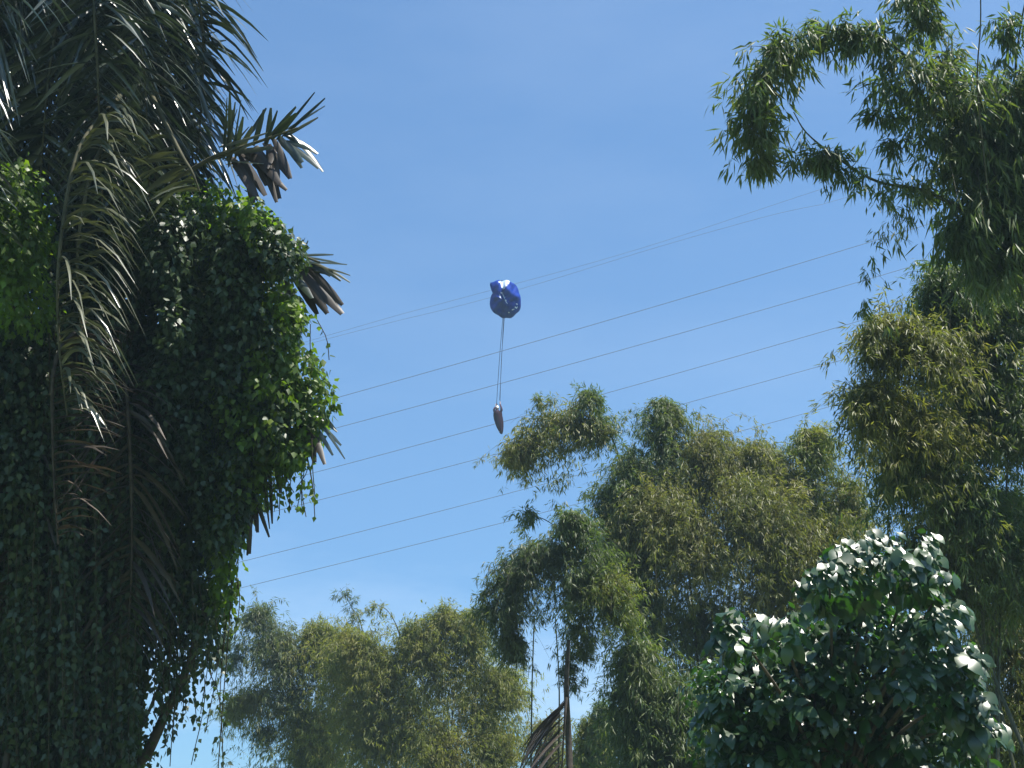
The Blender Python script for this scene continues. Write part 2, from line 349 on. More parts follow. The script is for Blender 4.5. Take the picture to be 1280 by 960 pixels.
# centre clumps
dC = 33.6
bamboo('single drooping bamboo plume right below the hanging person', gb(800, dC),
    [[(800, 760, dC), (775, 580, dC), (745, 515, dC), (715, 510, dC), (670, 540, dC)], [(790, 780, dC), (740, 700, dC - .2), (690, 655, dC - .3), (655, 640, dC - .4)]],
    [pl([(765, 560, dC), (742, 505, dC), (735, 490, dC)], [26, 30, 14], 71, 6, 9),
     pl([(755, 545, dC), (715, 525, dC), (675, 545, dC), (640, 575, dC)], [38, 44, 44, 22], 272, 7, 9, droop=.75, mat='bamboo_olive'),
     pl([(700, 500, dC), (670, 498, dC)], [16, 10], 13, 3, 8.5),
     pl([(668, 642, dC - .4), (656, 640, dC - .4)], [16, 16], 13, 4, 11, k=7)],
    'bamboo_green')
dD = 32
bamboo('widest olive-green bamboo crown in the middle, behind the large-leaved tree', gb(900, dD),
    [[(870, 800, dD), (850, 640, dD), (838, 540, dD), (832, 500, dD)], [(900, 800, dD), (920, 640, dD), (890, 540, dD)], [(930, 820, dD), (1000, 640, dD), (1020, 540, dD)],
     [(860, 820, dD), (800, 660, dD - .4), (780, 570, dD - .4)], [(880, 900, dD + .6), (960, 700, dD + .6), (960, 560, dD + .6)]],
    [pl([(840, 600, dD), (825, 540, dD), (838, 505, dD)], [50, 50, 22], 215, 8, 8.5, mat='bamboo_green'),
     pl([(800, 620, dD - .4), (785, 570, dD - .4)], [40, 40], 143, 7, 8.5, mat='bamboo_green'),
     pl([(800, 700, dD - .6), (775, 630, dD - .6)], [44, 40], 172, 8, 9),
     pl([(800, 670, dD - .3), (768, 605, dD - .3)], [44, 40], 195, 8, 9, mat='bamboo_green'),
     pl([(770, 740, dD), (755, 690, dD)], [40, 36], 161, 8, 9),
     pl([(900, 610, dD), (880, 545, dD)], [60, 44], 243, 8, 8.5),
     pl([(960, 620, dD), (945, 560, dD)], [64, 44], 258, 8, 8.5),
     pl([(1030, 650, dD), (1020, 570, dD), (1012, 540, dD)], [50, 44, 22], 229, 8, 8.5, mat='bamboo_yellow'),
     pl([(1060, 660, dD), (1062, 600, dD)], [34, 34], 114, 8, 8.5),
     pl([(880, 720, dD - 1), (840, 640, dD - 1.2), (800, 640, dD - 1)], [80, 76, 40], 431, 8, 8.5),
     pl([(1000, 720, dD - 1), (960, 640, dD - 1.2), (920, 630, dD - 1.2)], [80, 80, 60], 431, 8, 8.5),
     pl([(1060, 740, dD - .6), (1040, 660, dD - .8)], [60, 50], 186, 8, 8.5),
     pl([(830, 800, dD), (800, 740, dD - .4), (770, 700, dD - .5)], [70, 60, 40], 287, 8, 8.5, mat='bamboo_green'),
     pl([(860, 720, dD + 1), (850, 600, dD + 1)], [90, 70], 373, 8, 8.5),
     pl([(980, 720, dD + 1), (970, 600, dD + 1)], [100, 70], 431, 8, 8.5),
     pl([(1050, 760, dD + 1), (1040, 640, dD + 1)], [60, 50], 287, 8, 8.5),
     pl([(1000, 800, dD), (960, 720, dD)], [90, 80], 287, 8, 8.5),
     pl([(800, 700, dD + 1), (780, 640, dD + 1)], [44, 44], 201, 8, 8.5),
     pl([(900, 830, dD + .5), (870, 760, dD + .5)], [90, 80], 316, 8, 8.5, mat='bamboo_green'),
     pl([(800, 960, dD + .5), (810, 840, dD + .5)], [60, 60], 287, 8, 8.5, mat='bamboo_green'),
     pl([(860, 960, dD), (850, 890, dD)], [50, 50], 172, 8, 8.5, mat='bamboo_green')],
    'bamboo_olive')
dE = 27
bamboo('bluish-green bamboo drooping left of centre with a dark hanging drape of leaves', gb(810, dE),
    [[(800, 960, dE), (785, 800, dE), (728, 690, dE), (690, 672, dE), (650, 700, dE), (640, 780, dE)], [(806, 960, dE), (790, 790, dE), (733, 660, dE), (712, 640, dE)]],
    [pl([(755, 760, dE), (728, 680, dE), (712, 645, dE)], [54, 44, 22], 243, 7, 9, mat='bamboo_green'),
     pl([(720, 700, dE), (670, 690, dE), (640, 715, dE)], [44, 40, 30], 201, 7, 9),
     pl([(650, 700, dE), (635, 760, dE), (642, 820, dE)], [34, 32, 14], 186, 7, 9, droop=.8),
     pl([(630, 720, dE), (605, 770, dE)], [24, 22], 51, 6, 9),
     pl([(730, 820, dE), (722, 760, dE), (715, 720, dE)], [24, 34, 34], 128, 7, 9, mat='bamboo_green'),
     pl([(800, 1000, dE), (800, 900, dE), (792, 800, dE)], [44, 44, 40], 379, 8, 12, mat='bamboo_green'),
     pl([(850, 1000, dE), (850, 850, dE)], [50, 50], 299, 8, 12, mat='bamboo_green'),
     pl([(775, 780, dE), (765, 720, dE)], [34, 34], 114, 7, 9, mat='bamboo_yellow'),
     pl([(715, 860, dE), (708, 820, dE)], [12, 22], 34, 5, 8.5)],
    'bamboo_blue', culm_r=.02)
for x0, x1, lab in ((664, 668, 'thin upright bamboo pole in the sky gap below the dark hanging drape of leaves'), (698, 694, 'thin upright bamboo pole in the sky gap, close beside the dry palm stem')):
    g = Geo(); g.tube(line_px([(x0 + .5, 1100, 30), (x0, 960, 30), (x0 + 1, 860, 30), (x1, 770, 30)], 18), np.linspace(.024, .012, 18), 5)
    tag(g.build('bamboo_pole', M['culm'], smooth=True), lab, 'bamboo', 'bamboo poles in the sky gap')
# far clump, lower left
dF = 46
bamboo('far feathery bamboo at lower left, beside the vine-covered palm', gb(360, dF),
    [[(370, 960, dF), (350, 850, dF), (330, 770, dF)], [(400, 960, dF), (400, 850, dF), (410, 770, dF)], [(380, 960, dF), (310, 880, dF)],
     [(470, 960, dF), (455, 800, dF), (440, 760, dF), (425, 735, dF)]],
    [pl([(350, 840, dF), (330, 780, dF), (320, 762, dF)], [50, 40, 22], 158, 7, 7.5),
     pl([(400, 830, dF), (395, 780, dF)], [50, 26], 158, 7, 7.5, mat='bamboo_far'),
     pl([(380, 900, dF), (320, 870, dF), (290, 890, dF)], [50, 36, 22], 222, 7, 7.5, mat='bamboo_far'),
     pl([(400, 980, dF), (400, 900, dF)], [60, 60], 276, 7, 7.5, mat='bamboo_far'),
     pl([(370, 880, dF), (350, 790, dF)], [60, 40], 212, 7, 7.5),
     pl([(430, 900, dF), (420, 790, dF)], [60, 50], 233, 7, 7.5, mat='bamboo_far'),
     pl([(400, 960, dF + 1), (380, 900, dF + 1)], [70, 60], 212, 7, 7.5),
     pl([(345, 920, dF), (325, 915, dF)], [26, 20], 37, 5, 7.5),
     pl([(300, 800, dF), (290, 830, dF)], [20, 18], 37, 5, 7.5),
     pl([(450, 790, dF), (440, 760, dF), (425, 738, dF)], [12, 12, 16], 27, 3, 7, twig_every=1)],
    'bamboo_blue')
dG = 43
bamboo('far golden-olive bamboo with a rounded crown at the bottom, left of the dry palm frond', gb(540, dG),
    [[(540, 960, dG), (530, 860, dG), (500, 800, dG)], [(560, 960, dG), (570, 840, dG), (580, 770, dG)], [(590, 960, dG), (620, 860, dG)],
     [(520, 960, dG), (505, 820, dG), (488, 768, dG), (462, 752, dG)]],
    [pl([(500, 860, dG), (460, 810, dG), (430, 800, dG)], [50, 40, 26], 255, 7, 7.5, mat='bamboo_far'),
     pl([(550, 870, dG), (530, 810, dG), (510, 790, dG)], [60, 50, 24], 276, 7, 7.5),
     pl([(600, 860, dG), (580, 800, dG), (590, 770, dG)], [60, 44, 26], 276, 7, 7.5, mat='bamboo_far'),
     pl([(545, 840, dG), (540, 790, dG), (560, 765, dG)], [44, 36, 20], 170, 7, 7.5),
     pl([(450, 840, dG + 1), (425, 800, dG + 1)], [50, 40], 180, 7, 7.5),
     pl([(640, 880, dG), (625, 840, dG)], [44, 34], 158, 7, 7.5),
     pl([(520, 940, dG + 1), (500, 870, dG + 1)], [80, 70], 318, 7, 7.5),
     pl([(620, 940, dG + 1), (590, 860, dG + 1)], [70, 60], 276, 7, 7.5),
     pl([(480, 860, dG + 1), (460, 840, dG + 1)], [60, 50], 212, 7, 7.5),
     pl([(480, 950, dG), (450, 880, dG)], [60, 54], 318, 7, 7.5, mat='bamboo_far'),
     pl([(560, 970, dG - 1), (540, 910, dG - 1.4)], [60, 44], 276, 7, 7.5, mat='bamboo_far'),
     pl([(630, 960, dG - 1), (610, 920, dG - 1)], [56, 36], 212, 7, 7.5, mat='bamboo_far'),
     pl([(486, 770, dG), (470, 755, dG), (452, 770, dG)], [8, 8, 8], 17, 3, 7, twig_every=1)],
    'bamboo_far')
dH = 40
bamboo('bright yellow-green bamboo patch low in the middle, right of the dry palm frond', gb(735, dH),
    [[(735, 960, dH), (738, 900, dH)], [(750, 960, dH), (745, 880, dH)]],
    [pl([(735, 980, dH), (742, 900, dH)], [34, 26], 250, 7, 8.5), pl([(760, 980, dH), (752, 880, dH)], [30, 22], 150, 7, 8.5, mat='bamboo_green'),
     pl([(690, 980, dH + 2), (685, 900, dH + 2)], [40, 30], 150, 7, 8.5, mat='bamboo_olive'), pl([(830, 980, dH), (830, 900, dH)], [34, 30], 125, 7, 8.5, mat='bamboo_olive')],
    'bamboo_yellow')

# ------------------------------------------------------------------ palms
def leaflet_strip(b, d, L, W, droop, segs=5, side=None, blunt=False):
    u = np.linspace(0, 1, segs)[:, None]
    c = b + L * (d * u + DOWN * droop * u * u)
    t = unit(np.gradient(c, axis=0)); s = unit(np.cross(t, side if side is not None else ZUP + rng.normal(0, .3, 3)))
    n = np.cross(s, t)
    prof = (np.array([.45, 1, 1, .85, .42]) if blunt else np.array([.45, 1, .95, .65, .08]))[:segs, None] * W * .5
    fold = prof * .35
    v = np.concatenate([c + s * prof - n * fold, c, c - s * prof - n * fold])
    i = np.arange(segs - 1)
    f = np.concatenate([np.stack([i, i + 1, i + 1 + segs, i + segs], -1), np.stack([i + segs, i + 1 + segs, i + 1 + 2 * segs, i + 2 * segs], -1)])
    return v, f

def frond(tree, pts, n, Lpx, Wpx, mat, droop=.5, apart=False, blunt=False, sides=(1, -1), fwdk=.5, r=.03, start=.1, lat=None, jit=.18, prof=None):
    d = np.mean([p[2] for p in pts]); c = line_px(pts, 40); k = mpp(d)
    g = Geo(); g.tube(c, np.linspace(r, r * .25, 40), 6); fr = g.build('frond', M['palm_bark'] if mat == 'palm_dry' else M['twig'], tree, smooth=True)
    tan = unit(np.gradient(c, axis=0)); gl = Geo()
    for s in sides:
        for q in np.linspace(start, .99, n):
            i = min(int(q * 39), 39); t = tan[i]
            la = unit(np.cross(t, [0, 1, .0])) if lat is None else unit(lat)   # spread sideways across the rachis
            la = la + np.array([0, rng.normal(0, .35), 0])
            dd = unit(s * la + t * fwdk + rng.normal(0, jit, 3))
            lp = 1.0 - .55 * abs(q - .45) ** 1.5 * 2 if prof is None else np.interp(q, np.linspace(0, 1, len(prof)), prof)
            L = Lpx * k * lp * rng.uniform(.8, 1.1)
            v, f = leaflet_strip(c[i], dd, L, Wpx * k * rng.uniform(.8, 1.2), droop * rng.uniform(.7, 1.3), blunt=blunt)
            if apart:
                o = Geo(); o.add(v, f); lo = o.build('leaflet', M[mat], fr, smooth=False)
            else: gl.add(v, f)
    if not apart: stuff(gl.build('foliage', M[mat], fr))
    return fr

dP = 18.0
rng = np.random.default_rng(23)
base = P(125, 700, dP + .3); base = np.array([base[0], base[1], -.05])
palm = thing('palm_tree', base, 'tall dark palm at left, swathed in climbing vines, with drooping and torn fronds', 'palm tree')
hub = P(120, -110, dP + .2)
g = Geo(); tl = smooth_line([base, base * .6 + hub * .4 + np.array([.15, 0, 0]), hub], 40)
rad = np.linspace(.42, .34, 40) + .04 * (np.arange(40) % 2); g.tube(tl, rad, 14); g.build('trunk', M['palm_bark'], palm)
H = (120, -110, dP)
FR = [[H, (40, -90, 16.6), (-20, 40, 15.8), (-40, 240, 15.8)], [H, (150, -70, 16.4), (178, 70, 15.6), (188, 270, 15.7)],
      [H, (210, -90, 17.2), (250, 10, 16.8), (252, 130, 16.8), (240, 240, 16.9)], [H, (90, -60, 16.0), (62, 90, 15.4), (48, 260, 15.5)],
      [H, (180, -140, 18.3), (215, -90, 18.6), (232, 10, 18.8)], [H, (100, -40, 19.4), (90, 130, 20), (90, 300, 20.2)],
      [H, (180, -40, 19.4), (205, 140, 19.8), (208, 320, 20)], [H, (10, -80, 18.5), (-50, 80, 18.6), (-60, 280, 18.6)],
      [H, (115, -50, 15.6), (122, 90, 15.0), (128, 270, 15.1)], [H, (30, -60, 17.2), (5, 100, 16.8), (0, 290, 16.8)],
      [H, (170, -60, 17.4), (215, 60, 17.2), (222, 230, 17.2)], [H, (60, -50, 18.8), (30, 120, 19.2), (20, 320, 19.3)],
      [H, (140, -30, 17.0), (150, 130, 16.6), (150, 330, 16.6)], [H, (75, -20, 17.6), (80, 150, 17.2), (85, 340, 17.2)]]
for k_, f_ in enumerate(FR):
    frond(palm, f_, 60, 88, 6, 'palm', droop=.35 + .25 * rng.random(), start=.25, jit=.22)
for _ in range(24):
    x = rng.uniform(-60, 250); d = 17 + rng.normal(0, 1.2)
    frond(palm, [H, (120 + (x - 120) * .6, -80 + rng.uniform(-30, 30), d), (x, rng.uniform(60, 130), d), (x + rng.normal(0, 14), rng.uniform(240, 340), d)], 56, 80, 5.5, 'palm', droop=rng.uniform(.45, .95), start=.25, jit=.25)
# the sunlit hanging frond in front, its leaflets told apart
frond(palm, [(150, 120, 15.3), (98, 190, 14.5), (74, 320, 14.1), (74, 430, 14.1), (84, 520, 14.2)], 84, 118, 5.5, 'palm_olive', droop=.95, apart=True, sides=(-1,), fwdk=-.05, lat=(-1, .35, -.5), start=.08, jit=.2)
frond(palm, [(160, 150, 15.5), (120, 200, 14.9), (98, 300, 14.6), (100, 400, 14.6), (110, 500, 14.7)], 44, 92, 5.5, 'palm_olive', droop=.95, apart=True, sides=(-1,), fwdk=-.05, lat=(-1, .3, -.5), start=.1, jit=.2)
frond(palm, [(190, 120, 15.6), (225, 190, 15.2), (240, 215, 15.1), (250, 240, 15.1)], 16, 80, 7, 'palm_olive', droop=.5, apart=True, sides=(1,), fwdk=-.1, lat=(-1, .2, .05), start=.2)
frond(palm, [(110, 400, 15.2), (70, 450, 14.7), (66, 560, 14.6), (72, 680, 14.7)], 52, 104, 5, 'palm_dry', droop=.5, sides=(-1,), fwdk=-.05, lat=(-1, .2, -.3), start=.1, jit=.1)
frond(palm, [(150, 430, 16), (160, 520, 15.4), (165, 680, 15.4), (160, 800, 15.5)], 40, 90, 7, 'palm_dry', droop=.6)
frond(palm, [(60, 430, 16), (20, 560, 15.6), (10, 760, 15.6)], 40, 90, 7, 'palm_dry', droop=.6)
# torn fronds sticking out on the right
def torn(stems, mat, leaf):
    leaf = leaf + [tuple(np.array(q[:4]) + rng.normal(0, 7, 4)) + (q[4] * .7,) + q[5:] for q in leaf if rng.random() < .6]
    c = [P(*p) for p in stems]; g = Geo(); ln = smooth_line(c, 16); g.tube(ln, np.linspace(.03, .012, 16), 6)
    fr = g.build('frond', M['twig'], palm, smooth=True)
    for (x0, y0, x1, y1, wd, dr, mt) in leaf:
        d0 = stems[-1][2] + rng.normal(0, .12); a = P(x0, y0, stems[0][2]); b = P(x1, y1, d0); L = np.linalg.norm(b - a)
        v, f = leaflet_strip(a, (b - a) / L - DOWN * dr, L * (1 + rng.normal(0, .06)), wd * .92 * mpp(d0), dr, blunt=True, side=np.array([rng.normal(0, .2), -1, .35 + rng.normal(0, .25)]))
        o = Geo(); o.add(v, f); o.build('leaflet', M[mt], fr)
p_, o_, y_ = 'palm', 'palm_olive', 'palm_dry'
torn([(235, 215, 16.2), (270, 195, 16.1), (320, 178, 16), (372, 160, 16)], p_,
     [(278, 200, 283, 125, 9, .05, p_), (284, 200, 291, 132, 7, .05, p_), (288, 200, 300, 130, 8, .05, p_), (294, 198, 304, 145, 6, .05, p_), (296, 195, 317, 155, 9, .1, o_),
      (316, 182, 330, 135, 11, .05, p_), (330, 178, 346, 138, 12, .05, p_), (345, 174, 389, 120, 8, .05, p_), (352, 170, 405, 123, 11, .05, p_), (355, 170, 398, 146, 9, .05, o_),
      (338, 174, 372, 140, 10, .05, p_), (348, 172, 380, 205, 12, .12, p_), (356, 168, 397, 192, 11, .2, p_), (362, 166, 402, 212, 9, .25, p_), (350, 174, 398, 210, 10, .2, p_),
      (300, 190, 345, 215, 14, .15, y_), (310, 186, 352, 232, 16, .2, y_), (320, 182, 350, 250, 15, .15, y_), (300, 192, 330, 240, 18, .15, y_), (330, 178, 362, 222, 13, .2, y_),
      (290, 196, 320, 245, 14, .1, y_), (285, 190, 340, 184, 9, 0, o_), (282, 205, 330, 196, 8, 0, o_), (335, 180, 345, 225, 16, .1, y_), (322, 190, 335, 235, 16, .1, y_), (262, 200, 322, 176, 8, 0, o_)])
torn([(325, 330, 16.4), (350, 312, 16.3), (372, 318, 16.2), (400, 328, 16.2)], p_,
     [(356, 330, 362, 295, 11, .05, p_), (360, 335, 378, 300, 12, .05, p_), (365, 330, 386, 305, 9, .05, p_), (372, 328, 425, 330, 7, .12, p_), (380, 326, 428, 352, 7, .25, p_),
      (376, 330, 412, 345, 6, .3, p_), (370, 330, 426, 390, 17, .05, y_), (366, 332, 410, 393, 14, .08, y_), (362, 334, 396, 392, 13, .08, y_), (360, 335, 388, 370, 12, .1, p_), (385, 325, 436, 352, 5, .15, o_),
      (355, 340, 378, 412, 9, .05, p_), (368, 320, 420, 318, 6, .1, p_)])
torn([(330, 505, 16.2), (365, 512, 16.1), (390, 522, 16.1)], p_,
     [(388, 520, 426, 556, 8, .15, p_), (386, 522, 418, 572, 7, .15, p_), (384, 522, 405, 578, 10, .1, y_), (382, 522, 394, 582, 13, .05, y_), (380, 522, 386, 565, 14, .05, y_), (390, 518, 422, 540, 6, .2, p_)])
torn([(270, 580, 16.3), (295, 588, 16.2), (312, 600, 16.2)], y_,
     [(310, 598, 312, 690, 10, .05, y_), (306, 598, 304, 680, 10, .05, y_), (314, 600, 322, 665, 9, .05, y_), (300, 598, 292, 690, 7, .1, p_), (296, 600, 286, 712, 6, .05, p_), (318, 598, 328, 650, 6, .05, y_),
      (330, 590, 334, 640, 7, .05, p_), (345, 575, 350, 615, 7, .05, p_), (336, 580, 340, 650, 5, .05, y_)])
torn([(225, 40, 16.8), (240, 52, 16.7), (255, 55, 16.7)], o_,
     [(232, 46, 272, 39, 7, 0, o_), (235, 54, 279, 50, 10, 0, o_), (238, 58, 272, 75, 7, .1, p_), (240, 60, 268, 85, 7, .1, p_), (230, 62, 266, 68, 6, .1, p_), (236, 0, 250, 42, 7, .2, p_), (240, -6, 268, 6, 6, .1, p_),
      (228, 70, 270, 128, 8, .1, p_), (232, 75, 262, 150, 8, .1, p_)])

# dry palm in the middle
dQ = 25
base = gb(715, dQ)
dry = thing('palm_tree', base, 'small dry brown palm low in the middle with one hanging frond', 'palm tree')
g = Geo(); g.tube(smooth_line([base, P(712, 960, dQ), P(708, 860, dQ), P(711, 800, dQ)], 30), np.linspace(.08, .03, 30), 9); g.build('trunk', M['palm_bark'], dry, smooth=True)
frond(dry, [(708, 872, dQ - .1), (706, 900, dQ - .3), (703, 950, dQ - .4), (700, 1010, dQ - .4)], 26, 82, 5, 'palm_dry', droop=.30, apart=True, fwdk=.1, sides=(1,), lat=(-.9, -.1, -.62), start=.02, jit=.07)
frond(dry, [(708, 878, dQ), (700, 884, dQ + .2), (682, 905, dQ + .4), (670, 960, dQ + .5)], 16, 56, 5, 'palm_dry', droop=.5, fwdk=.4, sides=(1,), lat=(-.8, .1, -.6))

# ------------------------------------------------------------------ climbing vines on the palm
def lump_leaves(geo, blobs, Lpx, wr=.8, dens=1.0):
    for (x, y, rx, ry, d, rd) in blobs:
        k = mpp(d); L = Lpx * k
        area = math.pi * rx * ry; n = int(dens * 5.0 * area / (Lpx * Lpx * wr * .5))
        u = unit(rng.normal(0, 1, (n, 3))); rr = rng.uniform(.55, 1.06, (n, 1)) ** .6
        lump = 1 + .22 * np.sin(u[:, :1] * 5 + x) * np.cos(u[:, 2:] * 6 + y) + .16 * np.sin(u[:, :1] * 13 + u[:, 2:] * 11 + y) + .12 * np.sin(u[:, :1] * 23 - u[:, 2:] * 19 + x)
        u2 = u * rr * lump
        c = P(x, y, d) + u2 * np.array([rx * k, rd, ry * k])
        nr = unit(u / np.array([rx * k, rd, ry * k]))
        N = unit(nr * .7 + ZUP * .5 + rng.normal(0, .45, (n, 3))); D = unit(DOWN * .8 + nr * .4 + rng.normal(0, .45, (n, 3)))
        geo.leaves(c, D, np.cross(D, N), L * rng.uniform(.65, 1.25, n), L * wr * rng.uniform(.8, 1.2, n), curl=.12, fold=.12, mid=.35)

def strands(geo, st, tops, Lpx, wr=.75, gap=.8, wob=.05, r=.006, keep=1.0):
    for (x, y, y2, d) in tops:
        a = P(x, y, d); b = P(x + rng.normal(0, 8), y2, d); n = max(6, int(abs(y2 - y) / 12)); k = mpp(d)
        ln = smooth_line([a, a * .5 + b * .5 + np.array([*rng.normal(0, wob, 2), 0]), b], n)
        if st is not None: st.tube(ln, r, 3)
        m = int(abs(y2 - y) / (Lpx * gap)); t = rng.uniform(0, n - 1.01, m); i = t.astype(int); f = (t - i)[:, None]
        c = ln[i] * (1 - f) + ln[i + 1] * f + rng.normal(0, Lpx * k * .35, (m, 3))
        D = unit(DOWN * .8 + rng.normal(0, .5, (m, 3))); N = unit(rng.normal(0, 1, (m, 3)) + np.array([0, -.4, .5]))
        geo.leaves(c, D, np.cross(D, N), Lpx * k * rng.uniform(.7, 1.2, m), Lpx * k * wr, curl=.1, fold=.12, mid=.35)

# big mass on the right of the trunk
rng = np.random.default_rng(24)
base = ground_under(P(140, 700, 17.2))
v1 = thing('climbing_vine', base, 'large sunlit climbing vine bulging out from the right side of the palm', 'vine', 'vines on the palm')
g = Geo(); gd = Geo(); st = Geo()
lump_leaves(g, [(262, 262, 36, 26, 16.4, .5), (300, 275, 34, 30, 16.5, .5), (325, 310, 30, 40, 16.6, .5), (335, 360, 26, 46, 16.6, .5), (350, 420, 26, 40, 16.5, .5),
                (375, 470, 30, 34, 16.3, .5), (395, 500, 24, 30, 16.2, .4), (378, 530, 30, 34, 16.2, .5), (340, 480, 40, 46, 16.2, .6), (330, 545, 46, 42, 16.1, .6),
                (300, 600, 34, 44, 16.2, .5), (285, 660, 22, 50, 16.3, .4), (278, 730, 16, 40, 16.4, .3), (352, 565, 30, 22, 16.2, .3), (248, 300, 26, 30, 16.2, .4), (300, 520, 40, 50, 16.1, .6)], 9.5)
lump_leaves(g, [(rng.uniform(290, 365), rng.uniform(260, 620), rng.uniform(10, 24), rng.uniform(12, 34), 16.0 + rng.normal(0, .15), .25) for _ in range(26)], 9.5, dens=.7)
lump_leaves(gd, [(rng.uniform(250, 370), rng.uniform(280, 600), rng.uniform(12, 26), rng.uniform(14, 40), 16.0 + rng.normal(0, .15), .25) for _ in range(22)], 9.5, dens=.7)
lump_leaves(gd, [(rng.uniform(185, 300), rng.uniform(290, 640), rng.uniform(20, 40), rng.uniform(30, 70), 15.9 + rng.normal(0, .15), .3) for _ in range(22)], 9.5, dens=.8)  # darker-coloured leaves stand in for shade at the centre of the mass
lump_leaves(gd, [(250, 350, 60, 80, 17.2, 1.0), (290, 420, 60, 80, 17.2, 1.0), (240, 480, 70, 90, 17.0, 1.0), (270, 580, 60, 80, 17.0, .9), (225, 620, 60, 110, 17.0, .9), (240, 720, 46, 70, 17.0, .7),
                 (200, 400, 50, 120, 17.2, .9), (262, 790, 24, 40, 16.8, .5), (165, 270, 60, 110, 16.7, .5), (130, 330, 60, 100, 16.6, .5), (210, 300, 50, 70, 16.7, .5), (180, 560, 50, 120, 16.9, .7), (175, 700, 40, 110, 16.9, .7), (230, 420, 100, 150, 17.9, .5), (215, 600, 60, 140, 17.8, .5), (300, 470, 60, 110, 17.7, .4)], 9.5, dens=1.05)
strands(g, st, [(rng.uniform(300, 392), rng.uniform(540, 590), rng.uniform(600, 650), 16.3 + rng.normal(0, .2)) for _ in range(26)], 8)
strands(g, st, [(rng.uniform(392, 402), 400, 450, 16.4), (388, 405, 470, 16.4), (380, 590, 640, 16.3), (350, 600, 636, 16.3), (365, 590, 615, 16.3), (300, 690, 770, 16.4), (288, 690, 800, 16.4), (296, 720, 745, 16.4)], 9)
stuff(g.build('foliage', M['vine'], v1)); stuff(gd.build('foliage', M['vine_shade'], v1))
st.tube(smooth_line([base, P(140, 900, 17.3), P(190, 640, 17.3), P(290, 420, 17.0)], 30), np.linspace(.05, .015, 30), 6)
stuff(st.build('stem', M['stem'], v1))

base = ground_under(P(10, 700, 15.6))
v2 = thing('climbing_vine', base, 'leafy bright green vine at the left edge, left of the hanging sunlit frond', 'vine', 'vines on the palm')
g = Geo(); st = Geo()
lump_leaves(g, [(20, 240, 38, 34, 14.6, .4), (42, 290, 24, 40, 14.6, .4), (10, 310, 40, 50, 14.6, .5), (30, 370, 34, 50, 14.8, .5), (-30, 280, 50, 70, 14.8, .6)], 9.5)
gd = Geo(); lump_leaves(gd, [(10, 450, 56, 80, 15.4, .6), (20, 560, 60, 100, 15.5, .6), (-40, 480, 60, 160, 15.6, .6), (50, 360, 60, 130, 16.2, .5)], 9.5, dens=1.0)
stuff(g.build('foliage', M['vine'], v2)); stuff(gd.build('foliage', M['vine_shade'], v2))
st.tube(smooth_line([base, P(15, 900, 15.6), P(10, 600, 15.6), P(20, 330, 15.0)], 30), np.linspace(.05, .015, 30), 6); stuff(st.build('stem', M['stem'], v2))

base = ground_under(P(90, 700, 15.8))
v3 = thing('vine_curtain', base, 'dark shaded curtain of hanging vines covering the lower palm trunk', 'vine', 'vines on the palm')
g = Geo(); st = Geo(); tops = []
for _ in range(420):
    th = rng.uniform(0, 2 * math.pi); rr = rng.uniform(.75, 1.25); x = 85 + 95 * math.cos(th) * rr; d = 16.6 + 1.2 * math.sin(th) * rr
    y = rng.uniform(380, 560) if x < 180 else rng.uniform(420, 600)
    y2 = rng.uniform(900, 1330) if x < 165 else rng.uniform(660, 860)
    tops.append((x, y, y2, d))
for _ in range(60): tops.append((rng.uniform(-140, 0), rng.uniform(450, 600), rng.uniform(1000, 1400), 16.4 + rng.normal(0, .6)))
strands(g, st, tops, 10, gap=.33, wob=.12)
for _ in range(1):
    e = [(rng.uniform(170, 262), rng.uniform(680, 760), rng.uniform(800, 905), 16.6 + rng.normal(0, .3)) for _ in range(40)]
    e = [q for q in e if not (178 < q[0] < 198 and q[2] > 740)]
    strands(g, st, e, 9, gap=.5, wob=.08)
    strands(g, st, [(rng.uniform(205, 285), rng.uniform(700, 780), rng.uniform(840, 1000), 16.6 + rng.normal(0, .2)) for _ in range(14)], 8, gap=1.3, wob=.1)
stuff(g.build('foliage', M['vine_shade'], v3)); stuff(st.build('stem', M['stem'], v3))

# leaning branch and loose tendrils at the foot of the mass
base = ground_under(P(130, 960, 16.9))
t = thing('leaning_branch', base, 'leaning branch wrapped in vine leaves against the sky at lower left', 'branch')
g = Geo(); ln = smooth_line([base, P(150, 1000, 16.8), P(185, 940, 16.7), (P(212, 880, 16.6)), P(238, 825, 16.5), P(255, 760, 16.5)], 40); g.tube(ln, np.linspace(.09, .035, 40), 8); g.build('stem', M['bark'], t, smooth=True)
g = Geo(); g.tube(line_px([(168, 925, 16.7), (190, 880, 16.6), (208, 830, 16.6), (215, 790, 16.6)], 16), np.linspace(.025, .012, 16), 6); g.build('stem', M['bark'], t, smooth=True)
g = Geo(); i = rng.integers(14, 40, 240); c = ln[i] + rng.normal(0, .10, (240, 3))
D = unit(DOWN + rng.normal(0, .6, c.shape)); g.leaves(c, D, np.cross(D, rng.normal(0, 1, c.shape)), .085, .065, fold=.1, mid=.35); stuff(g.build('foliage', M['vine_shade'], t))
